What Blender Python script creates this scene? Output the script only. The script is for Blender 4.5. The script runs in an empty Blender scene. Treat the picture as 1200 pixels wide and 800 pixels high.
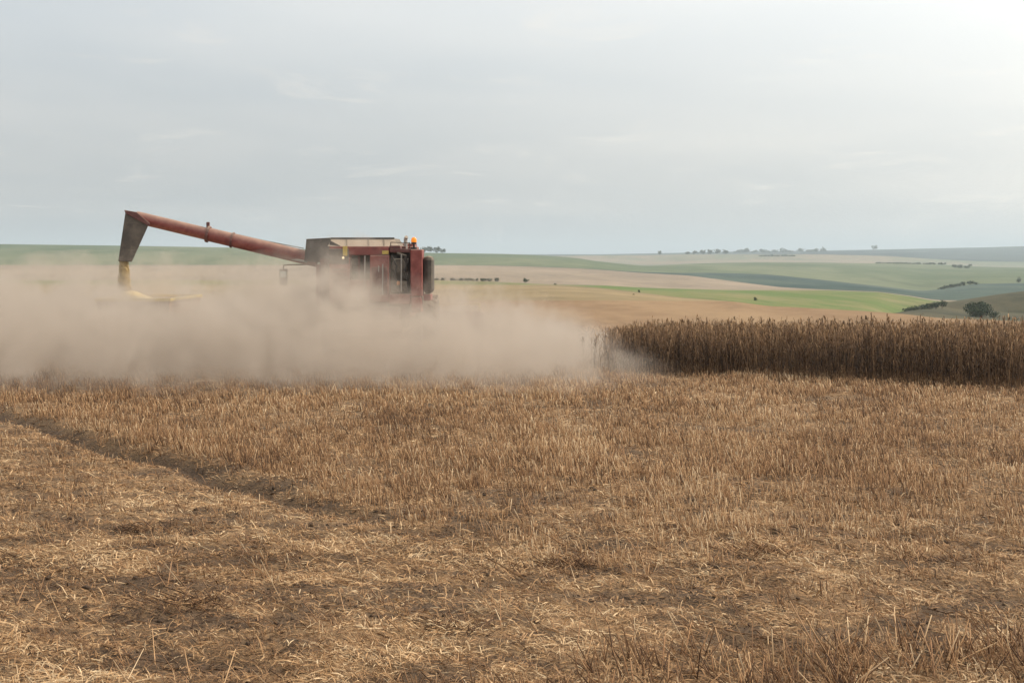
import bpy, math, random
import numpy as np
from mathutils import Vector, Matrix

random.seed(7)
rng = np.random.default_rng(11)
R = math.radians
S = bpy.context.scene
COL = S.collection

# ------------------------------------------------------------------ camera
F = 1200 * 50.0 / 36.0          # focal length in photo pixels
PITCH = math.atan(104.0 / F)
EYE = 3.3
cd = bpy.data.cameras.new('camera')
cam = bpy.data.objects.new('camera', cd)
COL.objects.link(cam)
cd.lens, cd.sensor_width = 50.0, 36.0
cd.clip_start, cd.clip_end = 0.1, 60000
cam.location = (0, 0, EYE)
cam.rotation_euler = (R(90) - PITCH, 0, 0)
S.camera = cam

# ------------------------------------------------------------------ sky, sun, exposure
SUN_AZ, SUN_EL = R(72), R(40)    # azimuth clockwise from +Y (the view direction)
SUN_DIR = Vector((math.sin(SUN_AZ) * math.cos(SUN_EL), math.cos(SUN_AZ) * math.cos(SUN_EL), math.sin(SUN_EL)))
S.view_settings.view_transform = 'Standard'
S.view_settings.look = 'None'
S.view_settings.gamma = 1.0
S.view_settings.use_curve_mapping = False
S.view_settings.exposure = 0.0
c = S.cycles
c.use_denoising = True
c.max_bounces = 6
c.diffuse_bounces = 3
c.transparent_max_bounces = 8
c.volume_bounces = 3
c.volume_step_rate = 1.0
c.volume_max_steps = 256
c.use_adaptive_sampling = True
c.adaptive_threshold = 0.02
c.sample_clamp_indirect = 6.0

W = bpy.data.worlds.new('World')
S.world = W
W.use_nodes = True


class NT:
    """small wrapper to write node trees"""
    def __init__(self, tree):
        self.t = tree

    def n(self, typ, **kw):
        nd = self.t.nodes.new(typ)
        for k, v in kw.items():
            setattr(nd, k, v)
        return nd

    def put(self, sock, v):
        if v is None:
            return
        if isinstance(v, bpy.types.NodeSocket):
            self.t.links.new(v, sock)
        else:
            if isinstance(v, tuple) and len(v) == 3 and sock.type == 'RGBA':
                v = (*v, 1.0)
            sock.default_value = v

    def math(self, op, a, b=None, c=None, clamp=False):
        nd = self.n('ShaderNodeMath', operation=op, use_clamp=clamp)
        self.put(nd.inputs[0], a)
        self.put(nd.inputs[1], b)
        self.put(nd.inputs[2], c)
        return nd.outputs[0]

    def vmath(self, op, a, b=None, out=0):
        nd = self.n('ShaderNodeVectorMath', operation=op)
        self.put(nd.inputs[0], a)
        self.put(nd.inputs[1], b)
        return nd.outputs[out]

    def mix(self, f, a, b):
        nd = self.n('ShaderNodeMix', data_type='RGBA')
        self.put(nd.inputs[0], f)
        self.put(nd.inputs[6], a)
        self.put(nd.inputs[7], b)
        return nd.outputs[2]

    def ss(self, v, lo, hi, a=0.0, b=1.0):
        nd = self.n('ShaderNodeMapRange', interpolation_type='SMOOTHSTEP')
        self.put(nd.inputs[0], v)
        self.put(nd.inputs[1], lo)
        self.put(nd.inputs[2], hi)
        self.put(nd.inputs[3], a)
        self.put(nd.inputs[4], b)
        return nd.outputs[0]

    def noise(self, vec, scale, detail=4.0, rough=0.55, dist=0.0):
        nd = self.n('ShaderNodeTexNoise')
        self.put(nd.inputs['Vector'], vec)
        self.put(nd.inputs['Scale'], scale)
        self.put(nd.inputs['Detail'], detail)
        self.put(nd.inputs['Roughness'], rough)
        self.put(nd.inputs['Distortion'], dist)
        return nd.outputs[0]

    def ramp(self, f, stops):
        nd = self.n('ShaderNodeValToRGB')
        cr = nd.color_ramp
        while len(cr.elements) < len(stops):
            cr.elements.new(0.5)
        for e, (p, col) in zip(cr.elements, stops):
            e.position = p
            e.color = (*col, 1)
        self.put(nd.inputs[0], f)
        return nd.outputs[0]


w = NT(W.node_tree)
W.node_tree.nodes.clear()
tc = w.n('ShaderNodeTexCoord')
sky = w.n('ShaderNodeTexSky', sky_type='NISHITA')
sky.sun_disc = False
sky.sun_elevation = SUN_EL
sky.sun_rotation = SUN_AZ
sky.dust_density = 4.0
sky.air_density = 1.2
sky.ozone_density = 1.0
gen = tc.outputs['Generated']
sep = w.n('ShaderNodeSeparateXYZ')
w.put(sep.inputs[0], gen)
zc = w.math('MAXIMUM', sep.outputs[2], 0.02)
# clouds lie on a level layer: project the direction onto it
px_ = w.math('DIVIDE', sep.outputs[0], w.math('ADD', zc, 0.10))
py_ = w.math('DIVIDE', sep.outputs[1], w.math('ADD', zc, 0.10))
cv = w.n('ShaderNodeCombineXYZ')
w.put(cv.inputs[0], px_)
w.put(cv.inputs[1], py_)
cn = w.noise(cv.outputs[0], 2.1, 7.0, 0.62, 0.7)
cn2 = w.noise(cv.outputs[0], 0.5, 3.0, 0.5, 0.2)
streak = w.ss(cn, 0.54, 0.74)
broad = w.ss(cn2, 0.35, 0.7)
sd = w.vmath('DOT_PRODUCT', gen, tuple(SUN_DIR), out=1)
glow = w.math('POWER', w.math('MAXIMUM', sd, 0.0), 2.2)
# thin veil of high cloud, brighter round the veiled sun
veil = w.mix(broad, (4.6, 4.95, 5.2), (5.5, 5.65, 5.68))
hi = w.vmath('SCALE', veil)
w.put(hi.node.inputs[3], w.ss(sep.outputs[2], 0.0, 0.34, 1.0, 1.6))
veil = w.mix(w.math('MULTIPLY', streak, 0.5), hi, (7.6, 7.4, 7.0))
gl = w.vmath('SCALE', (1.0, 0.92, 0.79))
gl.node.inputs[3].default_value = 1.0
w.put(gl.node.inputs[3], w.math('MULTIPLY', glow, 14.5))
veil = w.vmath('ADD', veil, gl)
final = w.mix(0.86, sky.outputs[0], veil)
bg = w.n('ShaderNodeBackground')
w.put(bg.inputs[0], final)
bg.inputs[1].default_value = 0.114
wo = w.n('ShaderNodeOutputWorld')
W.node_tree.links.new(bg.outputs[0], wo.inputs[0])

sl = bpy.data.lights.new('sun', 'SUN')
sl.energy = 3.7
sl.angle = R(5)
sl.color = (1.0, 0.89, 0.73)
so = bpy.data.objects.new('sun', sl)
COL.objects.link(so)
so.rotation_euler = SUN_DIR.to_track_quat('Z', 'Y').to_euler()
so.location = (60, 40, 80)


# ------------------------------------------------------------------ helpers
def P(px, py, Y):
    """world point seen at photo pixel (px, py) at forward distance Y"""
    u = (px - 600) / F
    v = (400 - py) / F
    d = np.array([u, math.cos(PITCH) + v * math.sin(PITCH), -math.sin(PITCH) + v * math.cos(PITCH)])
    d = d * (Y / d[1])
    return Vector((d[0], d[1], EYE + d[2]))


def tag(o, label=None, cat=None, group=None, kind=None):
    if label: o['label'] = label
    if cat: o['category'] = cat
    if group: o['group'] = group
    if kind: o['kind'] = kind
    return o


def link(name, me, parent=None):
    o = bpy.data.objects.new(name, me)
    COL.objects.link(o)
    if parent is not None:
        o.parent = parent
    return o


def empty(name, loc, rz=0.0):
    o = bpy.data.objects.new(name, None)
    COL.objects.link(o)
    o.location = loc
    o.rotation_euler = (0, 0, rz)
    o.empty_display_size = 0.3
    return o


def npmesh(name, verts, quads=None, tris=None, mat=None, parent=None, tint=None, smooth=False):
    """mesh straight from numpy arrays"""
    me = bpy.data.meshes.new(name)
    verts = np.asarray(verts, np.float32)
    nq = 0 if quads is None else len(quads)
    nt = 0 if tris is None else len(tris)
    me.vertices.add(len(verts))
    me.vertices.foreach_set('co', verts.ravel())
    idx = []
    if nq: idx.append(np.asarray(quads, np.int32).ravel())
    if nt: idx.append(np.asarray(tris, np.int32).ravel())
    idx = np.concatenate(idx)
    me.loops.add(len(idx))
    me.loops.foreach_set('vertex_index', idx)
    me.polygons.add(nq + nt)
    ls = np.concatenate([np.arange(nq) * 4, nq * 4 + np.arange(nt) * 3]).astype(np.int32)
    me.polygons.foreach_set('loop_start', ls)
    me.polygons.foreach_set('loop_total', np.concatenate([np.full(nq, 4), np.full(nt, 3)]).astype(np.int32))
    if smooth:
        me.polygons.foreach_set('use_smooth', np.ones(nq + nt, bool))
    if tint is not None:
        a = me.attributes.new('tint', 'FLOAT', 'POINT')
        a.data.foreach_set('value', np.asarray(tint, np.float32))
    me.update(calc_edges=True)
    if mat: me.materials.append(mat)
    return link(name, me, parent)


class MB:
    """collects shapes into one mesh"""
    def __init__(self):
        self.v, self.f = [], []

    def add(self, vs, fs):
        b = len(self.v)
        self.v += [tuple(p) for p in vs]
        self.f += [tuple(i + b for i in f) for f in fs]
        return self

    def box(self, x0, x1, y0, y1, z0, z1):
        return self.hexa([(x0, y0, z0), (x1, y0, z0), (x1, y1, z0), (x0, y1, z0),
                          (x0, y0, z1), (x1, y0, z1), (x1, y1, z1), (x0, y1, z1)])

    def hexa(self, p):
        return self.add(p, [(3, 2, 1, 0), (4, 5, 6, 7), (0, 1, 5, 4), (1, 2, 6, 5), (2, 3, 7, 6), (3, 0, 4, 7)])

    def tube(self, pts, rad, n=12, cap=True):
        pts = [Vector(p) for p in pts]
        rad = rad if isinstance(rad, (list, tuple)) else [rad] * len(pts)
        vs, fs = [], []
        ref = None
        for i, p in enumerate(pts):
            t = (pts[min(i + 1, len(pts) - 1)] - pts[max(i - 1, 0)]).normalized()
            if ref is None:
                ref = Vector((0, 0, 1)) if abs(t.z) < 0.9 else Vector((1, 0, 0))
            a = t.cross(ref).normalized()
            b = a.cross(t).normalized()
            ref = b
            for k in range(n):
                an = 2 * math.pi * k / n
                vs.append(p + (a * math.cos(an) + b * math.sin(an)) * rad[i])
        for i in range(len(pts) - 1):
            for k in range(n):
                k2 = (k + 1) % n
                fs.append((i * n + k, i * n + k2, (i + 1) * n + k2, (i + 1) * n + k))
        if cap:
            fs.append(tuple(range(n))[::-1])
            fs.append(tuple((len(pts) - 1) * n + k for k in range(n)))
        return self.add(vs, fs)

    def lathe(self, prof, origin, axis='z', n=24):
        """prof: (radius, height) pairs round an axis"""
        vs, fs = [], []
        o = Vector(origin)
        for r, h in prof:
            for k in range(n):
                a = 2 * math.pi * k / n
                q = (r * math.cos(a), r * math.sin(a), h)
                if axis == 'x': q = (h, q[0], q[1])
                elif axis == 'y': q = (q[1], h, q[0])
                vs.append(o + Vector(q))
        m = len(prof)
        for i in range(m - 1):
            for k in range(n):
                k2 = (k + 1) % n
                fs.append((i * n + k, i * n + k2, (i + 1) * n + k2, (i + 1) * n + k))
        fs.append(tuple(range(n))[::-1])
        fs.append(tuple((m - 1) * n + k for k in range(n)))
        return self.add(vs, fs)

    def build(self, name, mat, parent=None, bevel=0.0, smooth=False):
        me = bpy.data.meshes.new(name)
        me.from_pydata([tuple(p) for p in self.v], [], self.f)
        me.materials.append(mat)
        me.validate()
        o = link(name, me, parent)
        if smooth:
            me.polygons.foreach_set('use_smooth', np.ones(len(me.polygons), bool))
            e = o.modifiers.new('edges', 'EDGE_SPLIT')
            e.split_angle = R(35)
        if bevel:
            b = o.modifiers.new('bevel', 'BEVEL')
            b.width = bevel
            b.segments = 2
            b.limit_method = 'ANGLE'
            b.angle_limit = R(35)
        return o


def _hash(ix, iy, seed):
    h = (ix.astype(np.int64) * 374761393 + iy.astype(np.int64) * 668265263 + seed * 1442695041) & 0xffffffff
    h = ((h ^ (h >> 13)) * 1274126177) & 0xffffffff
    return ((h ^ (h >> 16)) & 0xffff) / 65535.0


def vnoise(x, y, seed=0):
    ix, iy = np.floor(x), np.floor(y)
    fx, fy = x - ix, y - iy
    fx, fy = fx * fx * (3 - 2 * fx), fy * fy * (3 - 2 * fy)
    a, b = _hash(ix, iy, seed), _hash(ix + 1, iy, seed)
    c_, d = _hash(ix, iy + 1, seed), _hash(ix + 1, iy + 1, seed)
    return (a * (1 - fx) + b * fx) * (1 - fy) + (c_ * (1 - fx) + d * fx) * fy


def fbm(x, y, seed=0, oct=4):
    s, a, t = 0, 0.5, 0
    for i in range(oct):
        s = s + a * vnoise(x * 2 ** i, y * 2 ** i, seed + i * 17)
        t += a
        a *= 0.5
    return s / t


def sstep(x, a, b):
    t = np.clip((x - a) / (b - a), 0, 1)
    return t * t * (3 - 2 * t)


# ------------------------------------------------------------------ materials
def new_mat(name):
    m = bpy.data.materials.new(name)
    m.use_nodes = True
    m.node_tree.nodes.clear()
    t = NT(m.node_tree)
    out = t.n('ShaderNodeOutputMaterial')
    b = t.n('ShaderNodeBsdfPrincipled')
    m.node_tree.links.new(b.outputs[0], out.inputs[0])
    return m, t, b, out


def painted(name, col, rough=0.5, dust=0.35, metal=0.0, scale=3.0, var=0.25):
    """painted or bare surface with settled field dust and wear"""
    m, t, b, _ = new_mat(name)
    tcn = t.n('ShaderNodeTexCoord')
    geo = t.n('ShaderNodeNewGeometry')
    ob = tcn.outputs['Object']
    n1 = t.noise(ob, scale, 6, 0.65)
    n2 = t.noise(ob, scale * 6, 5, 0.6)
    dark = tuple(x * (1 - var) for x in col)
    lite = tuple(min(1, x * (1 + var)) for x in col)
    base = t.mix(t.ss(n1, 0.3, 0.7), dark, lite)
    nz = t.n('ShaderNodeSeparateXYZ')
    t.put(nz.inputs[0], geo.outputs['Normal'])
    up = t.math('MULTIPLY', t.math('MAXIMUM', nz.outputs[2], 0.0), 0.55)
    dn = t.math('MULTIPLY', t.math('ADD', t.ss(n1, 0.35, 0.75), t.math('MULTIPLY', n2, 0.5)), dust)
    df = t.math('ADD', dn, up if dust > 0 else 0.0, clamp=True)
    base = t.mix(df, base, (0.30, 0.235, 0.165))
    t.put(b.inputs['Base Color'], base)
    t.put(b.inputs['Roughness'], t.math('ADD', rough, t.math('MULTIPLY', df, 0.35), clamp=True))
    b.inputs['Metallic'].default_value = metal
    bp = t.n('ShaderNodeBump')
    bp.inputs['Strength'].default_value = 0.08
    bp.inputs['Distance'].default_value = 0.02
    t.put(bp.inputs['Height'], n2)
    t.put(b.inputs['Normal'], bp.outputs[0])
    return m


def tinted(name, stops, rough=0.8, trans=0.0):
    """dry plant matter: one colour per stalk, leaf or straw from its 'tint' value"""
    m, t, b, out = new_mat(name)
    at = t.n('ShaderNodeAttribute', attribute_name='tint')
    tcn = t.n('ShaderNodeTexCoord')
    n1 = t.noise(tcn.outputs['Object'], 0.6, 3, 0.6)
    f = t.math('ADD', at.outputs['Fac'], t.math('MULTIPLY', t.math('SUBTRACT', n1, 0.5), 0.45), clamp=True)
    colr = t.ramp(f, stops)
    t.put(b.inputs['Base Color'], colr)
    b.inputs['Roughness'].default_value = rough
    b.inputs['Specular IOR Level'].default_value = 0.25
    if trans:
        tr = t.n('ShaderNodeBsdfTranslucent')
        t.put(tr.inputs[0], colr)
        mx = t.n('ShaderNodeMixShader')
        mx.inputs[0].default_value = trans
        m.node_tree.links.new(b.outputs[0], mx.inputs[1])
        m.node_tree.links.new(tr.outputs[0], mx.inputs[2])
        m.node_tree.links.new(mx.outputs[0], out.inputs[0])
    return m


def field_mat(name, c1, c2, scale=0.012, row_ang=0.3, row=0.0):
    """far field: broad patches of growth, faint drill rows"""
    m, t, b, _ = new_mat(name)
    tcn = t.n('ShaderNodeTexCoord')
    mp = t.n('ShaderNodeMapping')
    mp.inputs['Rotation'].default_value = (0, 0, row_ang)
    mp.inputs['Scale'].default_value = (1, 0.35, 1)
    t.put(mp.inputs[0], tcn.outputs['Object'])
    n1 = t.noise(mp.outputs[0], scale, 5, 0.6)
    n2 = t.noise(mp.outputs[0], scale * 14, 4, 0.6)
    f = t.math('ADD', t.math('MULTIPLY', n1, 0.75), t.math('MULTIPLY', n2, 0.25))
    base = t.mix(t.ss(f, 0.40, 0.60), c1, c2)
    n3 = t.noise(mp.outputs[0], scale * 3.5, 5, 0.65, 1.0)
    base = t.mix(t.math('MULTIPLY', t.ss(n3, 0.52, 0.68), 0.35), base, tuple(x * 0.55 for x in c1))
    t.put(b.inputs['Base Color'], base)
    b.inputs['Roughness'].default_value = 0.95
    b.inputs['Specular IOR Level'].default_value = 0.1
    return m


M = {}
M['red'] = painted('dusty_red_paint', (0.21, 0.026, 0.022), 0.48, 0.22, var=0.3)
M['red_dark'] = painted('dark_red_paint', (0.10, 0.015, 0.014), 0.5, 0.2)
M['black'] = painted('black_rubber', (0.012, 0.012, 0.013), 0.7, 0.05)
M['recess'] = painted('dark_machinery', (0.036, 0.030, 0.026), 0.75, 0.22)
M['steel'] = painted('worn_steel', (0.32, 0.30, 0.28), 0.45, 0.3, 0.5)
M['tan'] = painted('dusty_tan_panel', (0.36, 0.27, 0.21), 0.6, 0.3)
M['tyre'] = painted('tyre_rubber', (0.02, 0.02, 0.02), 0.8, 0.35)
M['rim'] = painted('pale_rim', (0.55, 0.53, 0.48), 0.5, 0.4)
M['yellow'] = painted('yellow_paint', (0.50, 0.35, 0.06), 0.55, 0.2)
M['spout'] = painted('grey_brown_spout', (0.075, 0.06, 0.05), 0.75, 0.22)
M['trailer'] = painted('faded_trailer_paint', (0.22, 0.10, 0.05), 0.6, 0.35)
M['glass'] = painted('cab_glass', (0.03, 0.04, 0.04), 0.08, 0.12)
M['mirror'] = painted('mirror_glass', (0.72, 0.80, 0.74), 0.12, 0.0, 0.6, var=0.05)
m, t, b, _ = new_mat('amber_lens')
b.inputs['Base Color'].default_value = (0.75, 0.22, 0.01, 1)
b.inputs['Roughness'].default_value = 0.2
b.inputs['Emission Color'].default_value = (1.0, 0.28, 0.01, 1)
b.inputs['Emission Strength'].default_value = 0.4
M['amber'] = m
m, t, b, _ = new_mat('lit_lamp_lens')
b.inputs['Base Color'].default_value = (0.9, 0.7, 0.4, 1)
b.inputs['Emission Color'].default_value = (1.0, 0.78, 0.5, 1)
b.inputs['Emission Strength'].default_value = 0.9
M['lamp'] = m

M['reflector'] = painted('amber_reflector', (0.50, 0.16, 0.02), 0.4, 0.3)
M['straw'] = tinted('dry_straw', [(0.0, (0.06, 0.031, 0.015)), (0.3, (0.215, 0.113, 0.050)), (0.62, (0.42, 0.25, 0.118)), (1.0, (0.65, 0.48, 0.29))], 0.75, 0.12)
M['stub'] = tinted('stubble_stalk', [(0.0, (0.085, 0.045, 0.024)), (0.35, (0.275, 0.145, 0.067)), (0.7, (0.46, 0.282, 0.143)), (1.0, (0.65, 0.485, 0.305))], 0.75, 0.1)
M['crop'] = tinted('dry_crop', [(0.0, (0.040, 0.025, 0.016)), (0.4, (0.125, 0.072, 0.038)), (0.75, (0.27, 0.158, 0.080)), (1.0, (0.42, 0.28, 0.155))], 0.85, 0.15)
M['leaf'] = tinted('tree_leaves', [(0.0, (0.018, 0.03, 0.014)), (0.5, (0.035, 0.055, 0.022)), (1.0, (0.07, 0.09, 0.035))], 0.8, 0.15)
M['bark'] = painted('tree_bark', (0.07, 0.05, 0.035), 0.9, 0.0)
M['grain'] = tinted('grain', [(0.0, (0.40, 0.29, 0.13)), (1.0, (0.60, 0.46, 0.24))], 0.7, 0.0)

# soil of the near field: dark earth under a thin mat of chopped straw
m, t, b, _ = new_mat('stubble_soil')
tcn = t.n('ShaderNodeTexCoord')
ob = tcn.outputs['Object']
at = t.n('ShaderNodeAttribute', attribute_name='tint')
mp = t.n('ShaderNodeMapping')
mp.inputs['Scale'].default_value = (0.7, 1.0, 1)
t.put(mp.inputs[0], ob)
nA = t.noise(mp.outputs[0], 1.1, 6, 0.65)
nB = t.noise(ob, 26.0, 4, 0.7)
nC = t.noise(ob, 70.0, 3, 0.7)
earth = t.mix(nB, (0.030, 0.020, 0.014), (0.14, 0.092, 0.058))
chaff = t.mix(nC, (0.17, 0.095, 0.046), (0.40, 0.262, 0.142))
cov = t.math('ADD', t.math('MULTIPLY', nA, 0.55), t.math('MULTIPLY', nB, 0.55))
cov = t.ss(cov, 0.42, 0.66)
cov = t.math('MULTIPLY', cov, at.outputs['Fac'], clamp=True)
t.put(b.inputs['Base Color'], t.mix(cov, earth, chaff))
b.inputs['Roughness'].default_value = 0.95
b.inputs['Specular IOR Level'].default_value = 0.15
bp = t.n('ShaderNodeBump')
bp.inputs['Strength'].default_value = 0.8
bp.inputs['Distance'].default_value = 0.03
t.put(bp.inputs['Height'], t.math('ADD', nB, t.math('MULTIPLY', nC, 0.6)))
t.put(b.inputs['Normal'], bp.outputs[0])
M['soil'] = m

# ------------------------------------------------------------------ near field (level ground that breaks away to the right)
XC = np.array([-10., 30])
YC = np.array([300., 300])
TR0 = np.array([-10.2, 28.4])
TR1 = np.array([0.6, 14.2])
TD = (TR1 - TR0) / np.linalg.norm(TR1 - TR0)
TN = np.array([-TD[1], TD[0]])       # towards the far right side


def base_z(X, Y):
    """the broad fall of the land"""
    yc = np.interp(X, XC, YC)
    s = np.logaddexp(0, (Y - yc) / 1.5) * 1.5
    return -0.052 * s


def track_sd(X, Y):
    s = (X - TR0[0]) * TD[0] + (Y - TR0[1]) * TD[1]
    wob = (fbm(s * 0.5, s * 0 + 3.3, 91, 3) - 0.5) * 0.9
    d = (X - TR0[0]) * TN[0] + (Y - TR0[1]) * TN[1] + wob
    L = np.linalg.norm(TR1 - TR0)
    fade = sstep(s, -14, -9) * (1 - sstep(s, L - 8.5, L - 1.0))
    return d, fade


def bare(X, Y):
    """0..1: patches where straw is missing and dark earth shows"""
    n = fbm(X * 1.7 + 7, Y * 2.6, 31, 4)
    d, fade = track_sd(X, Y)
    p = sstep(n, 0.56, 0.63) * (0.72 - 0.65 * sstep(Y, 16, 26))
    p2 = sstep(fbm(X * 0.55 + 3, Y * 2.2, 57, 4), 0.61, 0.70) * 0.6
    tr = np.exp(-(d / 0.25) ** 2) * fade * (0.65 + 0.6 * vnoise(X * 2.2, Y * 2.2, 8))
    # a second, fainter wheel mark on the left
    d2 = d + 4.6
    tr2 = np.exp(-(d2 / 0.4) ** 2) * 0.55 * vnoise(X * 1.1, Y * 1.1, 18)
    return np.clip(np.maximum(np.maximum(p, p2), np.maximum(tr * 1.25, tr2)), 0, 1)


def ground_z(X, Y):
    z = base_z(X, Y)
    near = 1 - sstep(Y, 30, 60)
    z = z + (fbm(X * 0.45, Y * 0.45, 5, 4) - 0.5) * 0.16 * (0.35 + 0.65 * near)
    z = z + (fbm(X * 2.6, Y * 2.6, 6, 4) - 0.5) * 0.10 * near
    z = z + (fbm(X * 9, Y * 9, 16, 2) - 0.5) * 0.03 * near
    d, fade = track_sd(X, Y)
    z = z - 0.15 * np.exp(-(d / 0.26) ** 2) * fade + 0.05 * np.exp(-((d - 0.6) / 0.35) ** 2) * fade
    z = z - 0.05 * np.exp(-((d + 4.6) / 0.5) ** 2) * near
    return z


def axis_steps(segs):
    out = []
    for a, b_, n in segs:
        out.append(np.linspace(a, b_, n, endpoint=False))
    out.append(np.array([segs[-1][1]]))
    return np.concatenate(out)


gx = axis_steps([(-420, -60, 14), (-60, -22, 40), (-22, -8, 110), (-8, 8, 340), (8, 22, 110), (22, 60, 40), (60, 420, 14)])
gy = axis_steps([(-60, 0, 12), (0, 8.5, 20), (8.5, 18, 230), (18, 30, 140), (30, 62, 120)])
GX, GY = np.meshgrid(gx, gy)
GZ = ground_z(GX, GY)
ni, nj = GX.shape
ii, jj = np.meshgrid(np.arange(ni - 1), np.arange(nj - 1), indexing='ij')
q = np.stack([ii * nj + jj, ii * nj + jj + 1, (ii + 1) * nj + jj + 1, (ii + 1) * nj + jj], -1).reshape(-1, 4)
g = npmesh('ground', np.stack([GX, GY, GZ], -1).reshape(-1, 3), q, mat=M['soil'], tint=(1 - bare(GX, GY)).ravel(), smooth=True)
tag(g, 'harvested field of trampled straw and stubble in the foreground', 'ground', kind='structure')

# ------------------------------------------------------------------ far land: strips of fields, each between two contour lines
ROWS = {}


def row(name, ypts, dpts):
    ROWS[name] = (np.array(ypts, float).T, np.array(dpts, float).T)


FARL, FARR = -3200, 4400
row('r1', [(FARL, 352), (700, 352), (860, 353), (900, 358.5), (960, 361.5), (1020, 364.8), (1060, 368), (1100, 372.5), (1200, 376.5), (FARR, 380)],
    [(FARL, 98), (700, 98), (860, 96.5), (900, 88), (960, 84), (1020, 80), (1060, 76), (1100, 72), (1200, 68.5), (FARR, 65.5)])
row('ra', [(FARL, 329.3), (650, 333.8), (700, 337), (760, 344), (800, 349), (860, 353.2), (900, 359), (960, 362.5), (1020, 366), (1060, 370), (1100, 375), (1200, 380), (FARR, 384)],
    [(FARL, 400), (650, 380), (700, 330), (760, 240), (800, 200), (860, 190), (900, 200), (960, 220), (1020, 230), (1100, 230), (FARR, 230)])
row('rg', [(FARL, 329.25), (650, 333.75), (700, 336.9), (760, 343.9), (800, 348.9), (860, 353.1), (900, 358.9), (960, 362.4), (1020, 365.9), (1050, 367.5), (1072, 360.5), (1090, 354.2), (1100, 353.3), (1200, 354.3), (FARR, 354.3)],
    [(FARL, 400), (650, 381), (700, 331), (760, 241), (800, 201), (860, 191), (900, 201), (960, 221), (1020, 231), (1050, 240), (1072, 330), (1090, 420), (1100, 425), (FARR, 428)])
row('r2', [(FARL, 329), (330, 328.5), (510, 328.5), (575, 330), (650, 333.6), (710, 334.5), (758, 337.3), (800, 338.4), (860, 339.8), (960, 339.9), (1032, 342.5), (1068, 347.6), (1095, 352.8), (1120, 353.5), (1200, 354), (FARR, 354)],
    [(FARL, 420), (510, 400), (600, 400), (700, 420), (760, 430), (860, 440), (960, 450), (1030, 450), (1090, 430), (FARR, 430)])
row('r3', [(FARL, 311), (330, 310.5), (510, 310.5), (590, 311.4), (668, 314), (710, 316.5), (746, 319.5), (785, 321.6), (809, 323), (840, 327), (870, 331), (915, 336.6), (960, 339.0), (1030, 341.8), (1068, 346.8), (1095, 351.5), (1200, 353), (FARR, 353)],
    [(FARL, 850), (590, 800), (710, 780), (860, 680), (915, 560), (960, 500), (1030, 470), (1090, 450), (FARR, 450)])
row('r3b', [(FARL, 310.9), (330, 310.4), (510, 310.4), (590, 311.2), (668, 313.7), (710, 316), (746, 318.6), (785, 319.6), (840, 319.8), (900, 321.5), (960, 327.5), (1020, 334), (1060, 338.5), (1080, 341), (1101, 339), (1140, 332.8), (1200, 331.6), (FARR, 331)],
    [(FARL, 860), (590, 820), (710, 850), (840, 1000), (960, 900), (1020, 850), (1090, 800), (FARR, 800)])
row('r4', [(FARL, 285), (0, 286), (150, 288), (330, 291), (510, 296.4), (593, 297.6), (641, 299.4), (677, 302.2), (695, 305.5), (725, 308.8), (755, 312), (800, 309.5), (840, 308), (900, 307), (960, 307.5), (1060, 309), (1100, 310), (1130, 312), (1200, 313.5), (FARR, 314)],
    [(FARL, 1500), (593, 1500), (755, 1450), (900, 1700), (FARR, 1700)])
row('r5', [(FARL, 291), (330, 294), (510, 299), (593, 300), (641, 299.9), (700, 299.2), (760, 299), (800, 298.2), (960, 298), (1040, 300), (1100, 304), (1150, 306.3), (1200, 306.8), (FARR, 307)],
    [(FARL, 2350), (700, 2350), (FARR, 2450)])
row('r6', [(FARL, 293), (500, 298.4), (700, 298.2), (800, 296.2), (860, 294.8), (950, 294), (1040, 292.3), (1100, 291), (1150, 290), (1200, 288.5), (1600, 287), (FARR, 287)],
    [(FARL, 3700), (FARR, 3700)])
row('r7', [(FARL, 298), (FARR, 298)], [(FARL, 16000), (FARR, 16000)])

RX = np.unique(np.concatenate([np.linspace(FARL, -100, 60), np.arange(-100, 1302, 4), np.linspace(1302, FARR, 60)]))


def row_pts(name):
    (yx, yy), (dx, dd) = ROWS[name]
    y = np.interp(RX, yx, yy)
    k = np.array([1, 2, 3, 4, 3, 2, 1.]) / 16
    y = np.convolve(np.pad(y, 3, mode='edge'), k, mode='valid')
    d = np.interp(RX, dx, dd)
    d = np.convolve(np.pad(d, 12, mode='edge'), np.ones(25) / 25, mode='valid')
    return np.array([P(a, b_, e)[:] for a, b_, e in zip(RX, y, d)])


RP = {k: row_pts(k) for k in ROWS}
r0 = np.stack([(RX - 600) / F * 61.0, np.full_like(RX, 61.0), 0 * RX], -1)
r0[:, 2] = base_z(r0[:, 0], r0[:, 1]) - 0.05
RP['r0'] = r0


def strip(name, a, b_, mat, label, n=14, bulge=0.0, amp=0.0, xr=None):
    A, B = RP[a], RP[b_]
    sel = np.ones(len(RX), bool) if xr is None else (RX >= xr[0]) & (RX <= xr[1])
    A, B = A[sel], B[sel]
    tt = np.linspace(0, 1, n)
    pts = A[None] * (1 - tt[:, None, None]) + B[None] * tt[:, None, None]
    pts[:, :, 2] += (bulge * np.sin(tt * math.pi))[:, None]
    if amp:
        e = np.sin(tt * math.pi)[:, None]
        pts[:, :, 2] += e * amp * (fbm(pts[:, :, 0] * 0.01, pts[:, :, 1] * 0.006, 44, 3) - 0.5)
    ni, nj = pts.shape[:2]
    ii, jj = np.meshgrid(np.arange(ni - 1), np.arange(nj - 1), indexing='ij')
    q = np.stack([ii * nj + jj, ii * nj + jj + 1, (ii + 1) * nj + jj + 1, (ii + 1) * nj + jj], -1).reshape(-1, 4)
    o = npmesh(name, pts.reshape(-1, 3), q, mat=mat, smooth=True)
    tag(o, label, 'field', kind='structure')
    return o


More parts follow.
